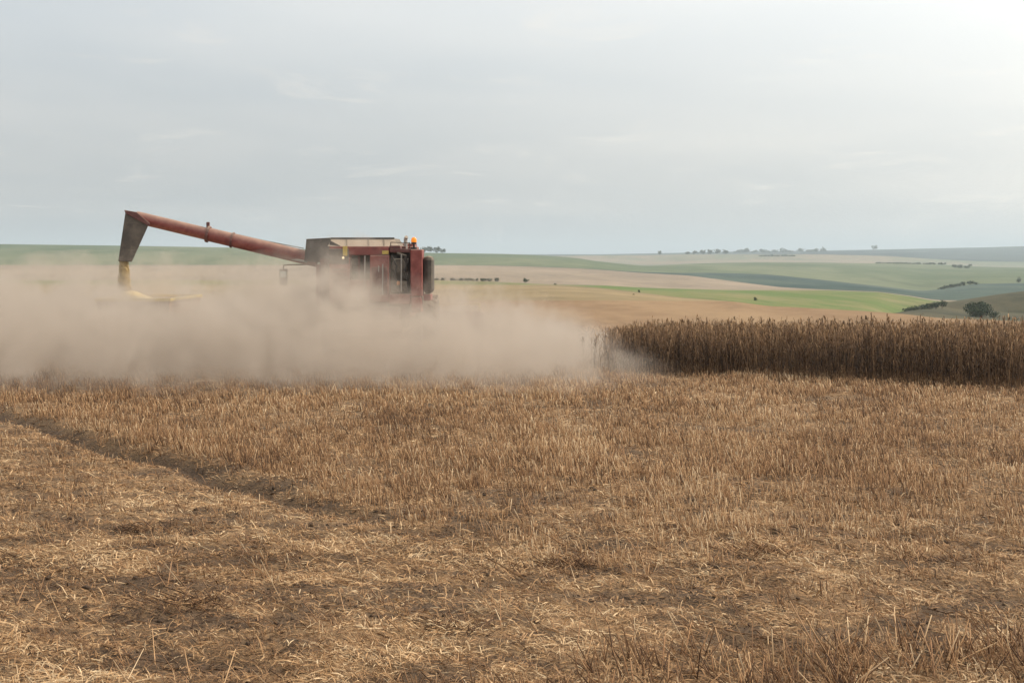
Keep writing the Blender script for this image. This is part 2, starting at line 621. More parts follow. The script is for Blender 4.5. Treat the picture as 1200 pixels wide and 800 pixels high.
FM = {
    'yellow': field_mat('yellow_stubble', (0.18, 0.135, 0.072), (0.25, 0.185, 0.10), 0.03),
    'bright': field_mat('young_green_crop', (0.085, 0.125, 0.032), (0.19, 0.16, 0.075), 0.012, 0.9),
    'pale': field_mat('pale_tan_stubble', (0.19, 0.15, 0.11), (0.255, 0.20, 0.145), 0.012),
    'gully': field_mat('dark_green_slope', (0.020, 0.042, 0.038), (0.056, 0.080, 0.060), 0.010),
    'green': field_mat('green_hillside_crop', (0.066, 0.092, 0.044), (0.135, 0.145, 0.082), 0.004, 0.5),
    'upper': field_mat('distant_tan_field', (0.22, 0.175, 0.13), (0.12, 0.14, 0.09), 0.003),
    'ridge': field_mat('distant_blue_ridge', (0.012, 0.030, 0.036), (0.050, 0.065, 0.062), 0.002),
    'brown': field_mat('orange_brown_field', (0.185, 0.115, 0.064), (0.25, 0.165, 0.092), 0.05),
    'dome': field_mat('olive_pasture', (0.030, 0.034, 0.018), (0.070, 0.060, 0.032), 0.03),
}
strip('brown_field', 'r0', 'r1', FM['brown'], 'orange brown field rising gently behind the standing crop', 10)
strip('yellow_field', 'r1', 'ra', FM['yellow'], 'yellowish tan stubble field behind the combine and the dust', 12, 0.0)
strip('bright_green_field', 'rg', 'r2', FM['bright'], 'bright green young crop on the slope beyond the standing crop', 14)
strip('gully', 'ra', 'rg', FM['dome'], 'dark overgrown gully at the foot of the olive hill', 10)
strip('pale_stubble_field', 'r2', 'r3', FM['pale'], 'pale pinkish tan stubble field across the middle distance', 14, 0.0, 0.8)
strip('gully_slope', 'r3', 'r3b', FM['gully'], 'dark bluish green lower slope running into the gully', 12, 0.0, 1.0)
strip('green_hill_field', 'r3b', 'r4', FM['green'], 'broad green hillside below the horizon', 22, 1.5, 3.0)
strip('distant_field', 'r4', 'r5', FM['upper'], 'greyed tan fields under the skyline', 16, -6.0)
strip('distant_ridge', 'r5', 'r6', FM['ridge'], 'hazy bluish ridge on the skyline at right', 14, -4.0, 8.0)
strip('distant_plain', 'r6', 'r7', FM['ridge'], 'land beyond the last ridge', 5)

# olive hill at the right
hc = P(1255, 368, 330)
na, nr = 96, 20
vs, qs = [], []
for i in range(nr + 1):
    r = i / nr
    for k in range(na):
        a = 2 * math.pi * k / na
        x, y = 50 * r * math.cos(a), 70 * r * math.sin(a)
        h = 6.9 * (math.cos(r * math.pi) * 0.5 + 0.5) ** 0.8 - 1.4
        h += (float(fbm(np.array(x * 0.06 + 9), np.array(y * 0.06), 77, 3)) - 0.5) * 0.6
        vs.append((hc.x + x, hc.y + y, hc.z + h))
for i in range(nr):
    for k in range(na):
        k2 = (k + 1) % na
        qs.append((i * na + k, i * na + k2, (i + 1) * na + k2, (i + 1) * na + k))
o = npmesh('hill', vs, qs, mat=FM['dome'], smooth=True)
tag(o, 'olive brown rounded hill at the right behind the standing crop', 'hill', kind='structure')

# ------------------------------------------------------------------ stubble, straw and standing crop
YMAX = 62


def scatter(n_per_m2, y0, y1, k=0.44, mrg=5.0):
    """random points in a wedge of the field"""
    area = (y1 - y0) * 2 * (k * (y0 + y1) / 2 + mrg)
    n = int(area * n_per_m2 * 1.0)
    Y = y0 + (y1 - y0) * rng.random(n)
    wmax = k * y1 + mrg
    X = (rng.random(n) * 2 - 1) * wmax
    ok = np.abs(X) < k * Y + mrg
    return X[ok], Y[ok]


def sticks(P0, P1, w0, w1):
    """3-sided prisms from P0 to P1"""
    n = len(P0)
    d = P1 - P0
    d /= np.linalg.norm(d, axis=1, keepdims=True) + 1e-9
    ref = np.where(np.abs(d[:, 2:3]) < 0.9, np.array([[0, 0, 1.0]]), np.array([[1.0, 0, 0]]))
    a = np.cross(d, ref)
    a /= np.linalg.norm(a, axis=1, keepdims=True)
    b_ = np.cross(d, a)
    V = np.zeros((n, 6, 3))
    for k in range(3):
        an = 2 * math.pi * k / 3
        off = a * math.cos(an) + b_ * math.sin(an)
        V[:, k] = P0 + off * w0[:, None]
        V[:, 3 + k] = P1 + off * w1[:, None]
    base = (np.arange(n) * 6)[:, None]
    Q = np.concatenate([base + np.array([[0, 1, 4, 3]]), base + np.array([[1, 2, 5, 4]]), base + np.array([[2, 0, 3, 5]])])
    T = base + np.array([[3, 4, 5]])
    return V.reshape(-1, 3), Q, T


def blades(C, D, L, Wd, N, droop):
    """two-quad bent strips: root C, direction D, length L, width Wd; N = side vector"""
    n = len(C)
    V = np.zeros((n, 6, 3))
    mid = C + D * (L * 0.5)[:, None]
    mid[:, 2] += droop * 0.35
    end = C + D * L[:, None]
    end[:, 2] -= droop
    s = N * (Wd * 0.5)[:, None]
    V[:, 0], V[:, 1] = C - s * 0.7, C + s * 0.7
    V[:, 2], V[:, 3] = mid - s, mid + s
    V[:, 4], V[:, 5] = end - s * 0.45, end + s * 0.45
    base = (np.arange(n) * 6)[:, None]
    Q = np.concatenate([base + np.array([[0, 1, 3, 2]]), base + np.array([[2, 3, 5, 4]])])
    return V.reshape(-1, 3), Q


# straw litter on the ground
Vs, Qs, Ts = [], [], []
off = 0
for y0, y1, dens, wf in ((7.5, 12, 2700, 1.0), (12, 17, 1800, 1.1), (17, 26, 850, 1.35), (26, 44, 240, 1.9), (44, YMAX, 40, 2.4)):
    X, Y = scatter(dens, y0, y1)
    keep = rng.random(len(X)) > 0.62 * bare(X, Y)
    keep &= rng.random(len(X)) < 0.35 + 0.9 * fbm(X * 1.7, Y * 1.7, 71, 3)
    X, Y = X[keep], Y[keep]
    n = len(X)
    Z = ground_z(X, Y)
    ang = rng.normal(2.45, 1.5, n)                        # much of it combed one way
    tilt = np.abs(rng.normal(0, 0.30, n))
    D = np.stack([np.cos(ang) * np.cos(tilt), np.sin(ang) * np.cos(tilt), np.sin(tilt)], -1)
    L = rng.gamma(2.2, 0.026, n) + 0.02
    L = np.minimum(L, 0.42)
    Wd = (0.0035 + 0.010 * rng.random(n) ** 2.5) * wf
    roll = rng.normal(0, 0.5, n)
    N0 = np.stack([-np.sin(ang), np.cos(ang), np.zeros(n)], -1)
    N = N0 * np.cos(roll)[:, None] + np.array([[0, 0, 1.0]]) * np.sin(roll)[:, None]
    C = np.stack([X, Y, Z + 0.004 + 0.022 * rng.random(n)], -1) - D * (L * 0.3)[:, None] * np.array([[1, 1, 0]])
    V, Q = blades(C, D, L, Wd, N, 0.25 * np.sin(tilt) * L)
    Vs.append(V); Qs.append(Q + off); off += len(V)
    tn = np.clip(rng.normal(0.50, 0.24, n) + (fbm(X * 0.6, Y * 0.6, 22, 3) - 0.5) * 0.5 - 0.42 * bare(X, Y) + (fbm(X * 3.0, Y * 3.0, 122, 3) - 0.5) * 0.7, 0, 1)
    Ts.append(np.repeat(tn, 6))
o = npmesh('straw_litter', np.concatenate(Vs), np.concatenate(Qs), mat=M['straw'], tint=np.concatenate(Ts))
tag(o, 'chopped dry straw strewn over the whole harvested foreground', 'straw', kind='stuff')

# loose clods of earth where the straw is missing
X, Y = scatter(90, 8.5, 20)
keep = rng.random(len(X)) < bare(X, Y) ** 1.5 * 0.6 + 0.015
X, Y = X[keep], Y[keep]
n = len(X)
Z = ground_z(X, Y)
ico = np.array([(0, 0, 1), (.894, 0, .447), (.276, .851, .447), (-.724, .526, .447), (-.724, -.526, .447), (.276, -.851, .447),
                (.724, .526, -.447), (-.276, .851, -.447), (-.894, 0, -.447), (-.276, -.851, -.447), (.724, -.526, -.447), (0, 0, -1)])
icf = np.array([(0, 1, 2), (0, 2, 3), (0, 3, 4), (0, 4, 5), (0, 5, 1), (1, 6, 2), (2, 7, 3), (3, 8, 4), (4, 9, 5), (5, 10, 1),
                (6, 7, 2), (7, 8, 3), (8, 9, 4), (9, 10, 5), (10, 6, 1), (11, 7, 6), (11, 8, 7), (11, 9, 8), (11, 10, 9), (11, 6, 10)])
sz = (0.008 + 0.028 * rng.random(n) ** 3)[:, None, None] * (0.6 + 0.8 * rng.random((n, 12, 1))) * np.array([1.2, 1.2, 0.8])
V = np.stack([X, Y, Z + 0.006], -1)[:, None] + ico[None] * sz
T = (np.arange(n) * 12)[:, None, None] + icf[None]
o = npmesh('clods', V.reshape(-1, 3), None, T.reshape(-1, 3), mat=M['soil'], tint=np.zeros(n * 12))
tag(o, 'dark crumbs of earth lying in the bare patches between the straw', 'soil', kind='stuff')

# upright stubble
Vs, Qs, Ts, Tr = [], [], [], []
off = 0


def add_stubble(X, Y, hmul, wmul, lean=0.18, tone=0.0):
    global off
    n = len(X)
    Z = ground_z(X, Y)
    h = np.clip(rng.normal(0.125, 0.05, n), 0.03, 0.40) * hmul
    lx = rng.normal(-0.10, lean, n)
    ly = rng.normal(0.0, lean, n)
    P0 = np.stack([X, Y, Z - 0.02], -1)
    P1 = np.stack([X + lx * h * 1.6, Y + ly * h * 1.6, Z + h], -1)
    w0 = (0.0035 + 0.003 * rng.random(n)) * wmul
    V, Q, T = sticks(P0, P1, w0, w0 * 0.8)
    Vs.append(V); Qs.append(Q + off); Tr.append(T + off); off += len(V)
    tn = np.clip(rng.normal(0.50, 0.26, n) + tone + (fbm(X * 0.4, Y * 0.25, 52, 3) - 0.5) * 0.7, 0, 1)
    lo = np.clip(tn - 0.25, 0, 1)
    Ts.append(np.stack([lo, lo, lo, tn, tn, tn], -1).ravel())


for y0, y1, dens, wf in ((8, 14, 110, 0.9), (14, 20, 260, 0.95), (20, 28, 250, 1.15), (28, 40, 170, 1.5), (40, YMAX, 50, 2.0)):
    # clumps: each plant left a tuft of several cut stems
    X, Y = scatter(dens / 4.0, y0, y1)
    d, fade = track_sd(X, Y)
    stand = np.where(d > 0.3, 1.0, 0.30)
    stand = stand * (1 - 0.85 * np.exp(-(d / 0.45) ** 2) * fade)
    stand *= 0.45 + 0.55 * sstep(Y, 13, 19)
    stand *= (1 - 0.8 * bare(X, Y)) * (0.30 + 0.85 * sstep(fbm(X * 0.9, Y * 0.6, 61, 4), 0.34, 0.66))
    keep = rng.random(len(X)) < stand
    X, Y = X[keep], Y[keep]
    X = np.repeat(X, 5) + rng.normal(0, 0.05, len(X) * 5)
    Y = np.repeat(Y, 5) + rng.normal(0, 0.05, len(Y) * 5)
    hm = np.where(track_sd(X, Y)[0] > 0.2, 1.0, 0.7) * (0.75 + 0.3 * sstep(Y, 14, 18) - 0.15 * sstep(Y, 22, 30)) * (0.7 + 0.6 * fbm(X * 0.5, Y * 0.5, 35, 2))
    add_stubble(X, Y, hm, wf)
# taller rusty clumps left standing close to the camera at right
n = 330
cx = rng.random(n) * 7.5 + 0.6
cy = 10.1 + rng.random(n) * 1.35 + 0.10 * cx
keep = rng.random(n) < 0.25 + 0.9 * sstep(fbm(cx * 0.9, cy * 1.4, 15, 3), 0.42, 0.62)
cx, cy = cx[keep], cy[keep]
cx = np.repeat(cx, 8) + rng.normal(0, 0.07, len(cx) * 8)
cy = np.repeat(cy, 8) + rng.normal(0, 0.07, len(cy) * 8)
add_stubble(cx, cy, 1.6, 1.15, 0.28, -0.02)
n = 60
cx = rng.random(n) * 2.2 - 0.9
cy = 9.6 + rng.random(n) * 0.9
cx = np.repeat(cx, 6) + rng.normal(0, 0.06, n * 6)
cy = np.repeat(cy, 6) + rng.normal(0, 0.06, n * 6)
add_stubble(cx, cy, 1.1, 1.1, 0.26, -0.02)
# darker matted tufts of weathered stalks
for cx_, cy_, cr_ in ((0.52, 15.1, 0.15), (0.75, 15.0, 0.10), (2.62, 15.4, 0.16), (2.9, 15.5, 0.10), (-2.9, 13.1, 0.14), (-0.5, 12.4, 0.10), (4.4, 15.2, 0.12), (1.9, 18.6, 0.12), (-4.4, 16.6, 0.12)):
    m_ = int(900 * cr_)
    q_ = rng.normal(0, 1, (m_, 2)) * np.array([cr_ * 1.6, cr_])
    add_stubble(cx_ + q_[:, 0], cy_ + q_[:, 1], 0.30 + 0.35 * rng.random(m_), 0.9, 1.1, -0.40)
# long flattened stems leaning over
n = 1500
X, Y = scatter(10, 8.5, 17)
kp = rng.permutation(len(X))
X, Y = X[kp], Y[kp]
X, Y = X[:n], Y[:n]
n = len(X)
Z = ground_z(X, Y)
ang = rng.normal(2.5, 0.5, n)
L = 0.15 + 0.35 * rng.random(n) ** 2
el = np.abs(rng.normal(0.3, 0.25, n))
P0 = np.stack([X, Y, Z], -1)
P1 = P0 + np.stack([np.cos(ang) * np.cos(el), np.sin(ang) * np.cos(el), np.sin(el)], -1) * L[:, None]
w0 = 0.004 + 0.003 * rng.random(n)
V, Q, T = sticks(P0, P1, w0, w0 * 0.7)
Vs.append(V); Qs.append(Q + off); Tr.append(T + off); off += len(V)
Ts.append(np.repeat(np.clip(rng.normal(0.52, 0.25, n), 0, 1), 6))
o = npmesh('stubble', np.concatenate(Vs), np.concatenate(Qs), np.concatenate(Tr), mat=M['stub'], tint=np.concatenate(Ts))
tag(o, 'short cut stalks standing in tufts across the harvested field', 'stubble', kind='stuff')

# standing dry crop
POLY = np.array([(1.55, 39.5), (6, 37.3), (12.2, 34.0), (19, 30.6), (27, 27), (29, 32), (14, 39.6), (7, 42.6), (2.5, 44.4)])
POLY2 = np.array([(-48, 61.5), (-48, 56), (-8.8, 54.6), (-1.2, 54.4), (-1.6, 58), (-9, 61)])


def inside(X, Y, poly):
    r = np.zeros(len(X), bool)
    j = len(poly) - 1
    for i in range(len(poly)):
        xi, yi = poly[i]
        xj, yj = poly[j]
        cnd = ((yi > Y) != (yj > Y)) & (X < (xj - xi) * (Y - yi) / (yj - yi + 1e-12) + xi)
        r ^= cnd
        j = i
    return r


def plants(X, Y, nleaf, wf):
    n = len(X)
    Z = base_z(X, Y)
    H = np.clip(rng.normal(1.10, 0.075, n) + 0.021 * np.clip(X, -5, 20), 0.8, 1.9) * (0.93 + 0.14 * fbm(X * 0.5, Y * 0.5, 83, 3))
    H = H * np.where(X > -1, 0.72 + 0.28 * sstep(X - np.interp(Y, [39, 44], [1.5, 2.5]), 0.0, 2.2), 1.0)
    lx, ly = rng.normal(-0.03, 0.10, n), rng.normal(0, 0.10, n)
    P0 = np.stack([X, Y, Z - 0.03], -1)
    P1 = np.stack([X + lx * H, Y + ly * H, Z + H], -1)
    w0 = (0.006 + 0.004 * rng.random(n)) * wf
    V, Q, T = sticks(P0, P1, w0, w0 * 0.4)
    tn = np.clip(rng.normal(0.45, 0.2, n), 0, 1)
    vs, qs, ts, tt = [V], [Q], [T], [np.repeat(tn, 6)]
    o_ = len(V)
    m_ = n * nleaf
    k = np.repeat(np.arange(n), nleaf)
    f = 0.16 + 0.86 * rng.random(m_) ** 0.75
    C = P0[k] * (1 - f[:, None]) + P1[k] * f[:, None]
    an = rng.random(m_) * 2 * math.pi
    el = rng.normal(0.75, 0.45, m_)
    D = np.stack([np.cos(an) * np.cos(el), np.sin(an) * np.cos(el), np.sin(el)], -1)
    L = (0.10 + 0.20 * rng.random(m_)) * (1.15 - 0.55 * f)
    N = np.stack([-np.sin(an), np.cos(an), np.zeros(m_)], -1)
    Wd = (0.008 + 0.014 * rng.random(m_)) * wf
    V, Q = blades(C, D, L, Wd, N, rng.random(m_) * 0.18)
    vs.append(V); qs.append(Q + o_)
    tl = np.clip(rng.normal(0.42, 0.2, m_) + 0.62 * (f - 0.72) + (tn[k] - 0.45) * 0.6, 0, 1)  # shade put into the tint: leaves darker low down, lighter near the tips
    tt.append(np.repeat(tl, 6))
    return np.concatenate(vs), np.concatenate(qs), np.concatenate(ts), np.concatenate(tt)


X = rng.random(400000) * 78 - 49
Y = 26.5 + rng.random(400000) * 36
ok = inside(X, Y, POLY) | inside(X, Y, POLY2)
X, Y = X[ok], Y[ok]
front = np.interp(X, [2, 6, 12.2, 19, 27], [39.2, 37.3, 34, 30.6, 27])
dens = np.where(X > -1, np.where(Y - front < 4, 46.0, 30.0), 9.0)
base_d = 400000 / (78 * 36.0)
keep = rng.random(len(X)) < dens / base_d
keep &= fbm(X * 0.7, Y * 0.7, 29, 3) > 0.24
ledge = X - np.interp(Y, [39, 44], [1.5, 2.5])
keep &= (X < -1) | (rng.random(len(X)) < sstep(ledge + (fbm(Y * 1.3, X * 1.3, 93, 3) - 0.5) * 1.8, 0.0, 2.4))
X, Y = X[keep], Y[keep]
fr = (X > 1) & (Y - np.interp(X, [2, 6, 12.2, 19, 27], [39.2, 37.3, 34, 30.6, 27]) < 4)
A = plants(X[fr], Y[fr], 20, 0.9)
B = plants(X[~fr], Y[~fr], 9, 1.7)
na_ = len(A[0])
o = npmesh('standing_crop', np.concatenate([A[0], B[0]]), np.concatenate([A[1], B[1] + na_]), np.concatenate([A[2], B[2] + na_]),
           mat=M['crop'], tint=np.concatenate([A[3], B[3]]))
tag(o, 'dense band of tall dry brown crop not yet harvested', 'crop', kind='stuff')

# ------------------------------------------------------------------ combine harvester
CX, CY = -4.43, 44.0
comb = empty('combine_harvester', (CX, CY, 0))
tag(comb, 'red combine harvester seen from behind in its dust with unloading auger swung out', 'combine')

body = MB()
body.box(-1.24, 1.24, 0.55, 5.6, 1.25, 2.60)
body.box(-1.24, -0.60, 0.10, 0.55, 1.75, 3.15)           # left rear hood panel
body.box(0.02, 0.62, 0.16, 0.55, 1.75, 3.22)             # middle panel
body.box(-1.24, 0.60, 0.25, 1.75, 3.22, 3.50)            # upper cross panel under the tank
body.box(-0.60, 0.02, 0.10, 0.55, 1.75, 2.45)            # below the left opening
body.box(0.62, 1.29, 0.12, 0.50, 1.70, 2.02)             # below the engine bay
body_o = body.build('body', M['red'], comb, 0.03)
MB().box(1.29, 1.66, 0.0, 0.9, 1.95, 3.40).hexa([(1.31, 0.02, 1.45), (1.62, 0.02, 1.45), (1.62, 0.85, 1.45), (1.31, 0.85, 1.45),
    (1.31, 0.02, 1.94), (1.62, 0.02, 1.94), (1.62, 0.85, 1.94), (1.31, 0.85, 1.94)]).build('side_column', M['red'], comb, 0.035)
# dark openings
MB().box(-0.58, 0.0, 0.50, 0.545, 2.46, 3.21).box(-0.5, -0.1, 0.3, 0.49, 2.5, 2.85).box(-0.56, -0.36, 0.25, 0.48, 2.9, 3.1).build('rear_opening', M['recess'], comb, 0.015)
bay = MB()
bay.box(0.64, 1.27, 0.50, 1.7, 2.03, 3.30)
bay.tube([(0.72, 0.35, 3.05), (1.22, 0.35, 3.05)], 0.07)
bay.tube([(0.80, 0.30, 2.25), (1.18, 0.30, 2.25)], 0.17, 16)
bay.box(0.68, 0.9, 0.22, 0.48, 2.08, 2.42)
bay.box(0.95, 1.22, 0.24, 0.48, 2.5, 2.72)
bay.tube([(1.12, 0.3, 2.75), (1.12, 0.3, 3.2), (0.85, 0.32, 3.28)], 0.05)
bay.build('engine_bay', M['recess'], comb, 0.02)
MB().box(0.62, 1.28, 0.30, 1.7, 3.30, 3.42).box(0.62, 0.95, 0.3, 1.2, 3.42, 3.52).box(1.0, 1.12, 0.4, 0.6, 3.42, 3.50).build('engine_deck', M['red_dark'], comb, 0.02)
for x, z0, z1, mm in ((-0.13, 2.1, 3.2, 'steel'), (0.42, 2.0, 2.95, 'steel'), (1.0, 2.1, 3.25, 'steel')):
    MB().tube([(x, 0.05, z0), (x + 0.01, 0.05, z1)], 0.022, 8).build('rod', M[mm], comb, smooth=True)
hr = MB()
for x in (0.66, 1.25):
    hr.tube([(x, 0.32, 3.42), (x, 0.32, 3.62)], 0.015, 6)
hr.tube([(0.66, 0.32, 3.62), (1.25, 0.32, 3.60)], 0.015, 6)
hr.build('handrail', M['recess'], comb)
MB().tube([(1.05, 1.3, 3.3), (1.05, 1.3, 3.72), (1.08, 1.22, 3.80)], [0.06, 0.06, 0.055], 12).build('exhaust_pipe', M['steel'], comb)
for k in range(7):
    MB().box(-1.18, -0.68, 0.075, 0.097, 2.02 + 0.12 * k, 2.08 + 0.12 * k).build('louvre', M['red_dark'], comb, 0.008)
MB().box(0.08, 0.56, 0.130, 0.157, 2.0, 2.85).build('hatch', M['red_dark'], comb, 0.02)
MB().tube([(0.30, 0.12, 2.9), (0.30, 0.10, 2.7)], 0.018, 6).build('hatch_handle', M['steel'], comb)
hz_ = MB()
hz_.tube([(0.70, 0.2, 3.2), (0.86, 0.12, 2.9), (0.80, 0.14, 2.5), (0.95, 0.2, 2.2)], 0.025, 8)
hz_.build('hose', M['black'], comb, smooth=True)
hz_ = MB().tube([(1.22, 0.22, 3.1), (1.12, 0.14, 2.8), (1.20, 0.16, 2.4), (1.1, 0.2, 2.1)], 0.022, 8)
hz_.build('hose', M['black'], comb, smooth=True)
for x in (-0.35, -0.18):
    MB().box(x, x + 0.05, 0.26, 0.295, 2.48, 3.2).build('guard_bar', M['red_dark'], comb)
MB().lathe([(0.20, 0.0), (0.22, 0.02), (0.22, 0.05), (0.05, 0.06)], (0.92, 0.16, 2.9), 'y', 20).build('fan', M['recess'], comb)
rm_ = MB().tube([a_ for a_ in ((-2.3, 2.7, 3.0), (-3.0, 2.95, 3.12))], 0.045, 10).tube([(-3.0, 2.95, 3.12), (-3.7, 3.0, 3.32)], 0.025, 8)
rm_.build('auger_ram', M['steel'], comb)
# rotary air screen
asn = MB().box(1.665, 1.96, 0.22, 1.40, 2.02, 3.20)
asn.build('air_screen', M['recess'], comb, 0.13)
MB().box(1.665, 1.90, 0.30, 1.3, 1.80, 2.015).build('screen_skirt', M['red'], comb, 0.03)

# grain tank and its extension
MB().box(-1.24, 1.24, 1.76, 4.9, 2.60, 3.50).build('grain_tank', M['red'], comb, 0.03)
ext = MB()
ext.hexa([(-1.50, 1.80, 3.50), (0.78, 1.80, 3.50), (0.78, 1.86, 3.50), (-1.50, 1.86, 3.50),
          (-1.42, 2.20, 3.735), (0.60, 2.20, 3.735), (0.60, 2.26, 3.735), (-1.42, 2.26, 3.735)])
ext.build('tank_flap', M['tan'], comb)
e2 = MB()
e2.box(-1.45, 0.62, 2.19, 2.26, 3.737, 3.79)
e2.hexa([(0.66, 2.3, 3.50), (0.74, 2.3, 3.50), (0.74, 4.8, 3.50), (0.66, 4.8, 3.50), (0.50, 2.3, 3.76), (0.58, 2.3, 3.76), (0.58, 4.8, 3.76), (0.50, 4.8, 3.76)])
e2.hexa([(-1.24, 4.75, 3.50), (0.7, 4.75, 3.50), (0.7, 4.82, 3.50), (-1.24, 4.82, 3.50), (-1.24, 4.65, 3.74), (0.55, 4.65, 3.74), (0.55, 4.72, 3.74), (-1.24, 4.72, 3.74)])
for x in (-0.9, -0.2, 0.3):
    e2.hexa([(x, 1.77, 3.50), (x + 0.05, 1.77, 3.50), (x + 0.05, 1.797, 3.50), (x, 1.797, 3.50), (x - 0.05, 2.17, 3.735), (x, 2.17, 3.735), (x, 2.197, 3.735), (x - 0.05, 2.197, 3.735)])
e2.build('tank_edge', M['recess'], comb, 0.01)
# dark housing at the auger base on the left
hs = MB()
hs.hexa([(-2.28, 2.0, 3.02), (-1.26, 1.9, 2.95), (-1.26, 3.6, 2.95), (-2.28, 3.5, 3.02),
         (-2.22, 2.1, 3.74), (-1.44, 2.1, 3.78), (-1.44, 3.5, 3.78), (-2.22, 3.4, 3.74)])
hs.hexa([(-1.44, 1.85, 3.2), (-1.0, 1.74, 2.85), (-1.0, 1.755, 2.85), (-1.44, 2.05, 3.2), (-1.44, 1.9, 3.7), (-0.86, 1.74, 3.4), (-0.86, 1.757, 3.4), (-1.44, 2.05, 3.7)])
hs.build('auger_housing', M['black'], comb, 0.06)
MB().box(-1.24, -0.62, 0.055, 0.095, 2.95, 3.42).build('dark_panel', M['recess'], comb, 0.015)
MB().tube([(-1.6, 1.9, 3.1), (-1.6, 1.9, 1.9), (-1.4, 1.8, 1.5)], 0.16, 12).build('auger_leg', M['red_dark'], comb)
MB().box(-1.92, -1.26, 2.1, 4.2, 1.55, 2.94).build('side_shield', M['red'], comb, 0.05)

# unloading auger
a0 = P(372, 305, 47.0) - Vector((CX, CY, 0))
aj = P(244, 274.5, 47.0) - Vector((CX, CY, 0))
a1 = P(160, 254.5, 47.0) - Vector((CX, CY, 0))
aug = MB().tube([a0, aj], [0.235, 0.225], 20).build('auger_tube', M['red'], comb, smooth=True)
dv = (a1 - aj).normalized()
MB().tube([aj + dv * 0.02, a1], [0.205, 0.20], 20).build('auger_extension', M['red'], comb, smooth=True)
up = Vector((0, 0, 1))
fl = MB().tube([aj - dv * 0.04, aj + dv * 0.05], 0.275, 20)
fl.box(aj.x - 0.05, aj.x + 0.05, aj.y - 0.05, aj.y + 0.05, aj.z + 0.2, aj.z + 0.40)
jm = a0.lerp(aj, 0.78)
fl.build('flange', M['red_dark'], comb, 0.01)
MB().tube([jm - dv * 0.03, jm + dv * 0.03], 0.262, 20).build('flange', M['red_dark'], comb, 0.01)
br = MB()
c0 = P(266, 272, 47.0) - Vector((CX, CY, 0))
c1 = P(356, 291, 47.0) - Vector((CX, CY, 0))
br.tube([c0, c0.lerp(c1, 0.5) + Vector((0, 0, -0.02)), c1], 0.016, 6)
br.tube([c0, (c0.x - 0.08, c0.y, c0.z - 0.22)], 0.016, 6)
br.build('brace_cable', M['steel'], comb)
# spout: a flat sided boot hanging from the end
L_ = lambda px, py, Y: P(px, py, Y) - Vector((CX, CY, 0))
sp = MB()
f_ = [L_(138.5, 306, 46.8), L_(154.5, 307, 46.8), L_(174, 264, 46.75), L_(147, 248, 46.75)]
b2 = [L_(138.5, 306, 47.2), L_(154.5, 307, 47.2), L_(174, 264, 47.3), L_(147, 248, 47.3)]
sp.add(f_ + b2, [(0, 1, 2, 3), (7, 6, 5, 4), (1, 5, 6, 2), (2, 6, 7, 3), (4, 0, 3, 7), (0, 4, 5, 1)])
sp.build('spout', M['spout'], comb, 0.03)
cp_ = MB()
cp_.add([L_(145.5, 246, 46.7), L_(160, 248.5, 46.7), L_(176, 262, 46.7), L_(174.5, 265, 46.7), L_(147, 250, 46.7),
         L_(145.5, 246, 47.3), L_(160, 248.5, 47.3), L_(176, 262, 47.3), L_(174.5, 265, 47.3), L_(147, 250, 47.3)],
        [(4, 3, 2, 1, 0), (5, 6, 7, 8, 9), (0, 1, 6, 5), (1, 2, 7, 6), (2, 3, 8, 7), (3, 4, 9, 8), (4, 0, 5, 9)])
cp_.build('spout_hood', M['red_dark'], comb, 0.015)
# work lamp / mirror on its arm at the left
mz = P(332, 323, 47.0) - Vector((CX, CY, 0))
MB().tube([(-1.2, 3.6, mz.z + 0.36), (mz.x + 0.2, mz.y + 0.1, mz.z + 0.36), (mz.x, mz.y + 0.06, mz.z + 0.34), (mz.x, mz.y + 0.06, mz.z + 0.1)], 0.022, 8).build('mirror_arm', M['recess'], comb)
mr = MB().box(mz.x - 0.13, mz.x + 0.13, mz.y, mz.y + 0.07, mz.z - 0.32, mz.z + 0.22).build('mirror', M['recess'], comb, 0.02)
MB().box(mz.x - 0.10, mz.x + 0.10, mz.y - 0.012, mz.y - 0.003, mz.z - 0.05, mz.z + 0.14).build('mirror_glass', M['mirror'], mr)
# lamps, stickers, beacon
MB().box(-0.80, -0.66, 0.02, 0.05, 3.20, 3.50).build('marker_plate', M['yellow'], comb, 0.01)
MB().lathe([(0.0, 0), (0.035, 0.01), (0.04, 0.05), (0.035, 0.06)], (-0.79, 0.0, 3.14), 'y', 16).build('rear_lamp', M['lamp'], comb)
MB().box(0.40, 0.60, 0.20, 0.246, 3.25, 3.36).build('sticker', M['yellow'], comb, 0.005)
MB().box(0.86, 0.95, 0.06, 0.11, 2.30, 2.42).build('reflector', M['reflector'], comb, 0.01)
st = MB().tube([(1.375, 0.4, 3.40), (1.375, 0.4, 3.56)], 0.03, 10).tube([(1.375, 0.4, 3.40), (1.375, 0.4, 3.47)], 0.09, 12).build('beacon_stem', M['black'], comb)
bc = MB().lathe([(0.08, 0), (0.085, 0.06)], (1.375, 0.4, 3.56), 'z', 16).build('beacon', M['black'], comb)
MB().lathe([(0.085, 0.0), (0.088, 0.05), (0.082, 0.11), (0.05, 0.15), (0.01, 0.158)], (1.375, 0.4, 3.622), 'z', 16).build('beacon_lens', M['amber'], bc, smooth=True)
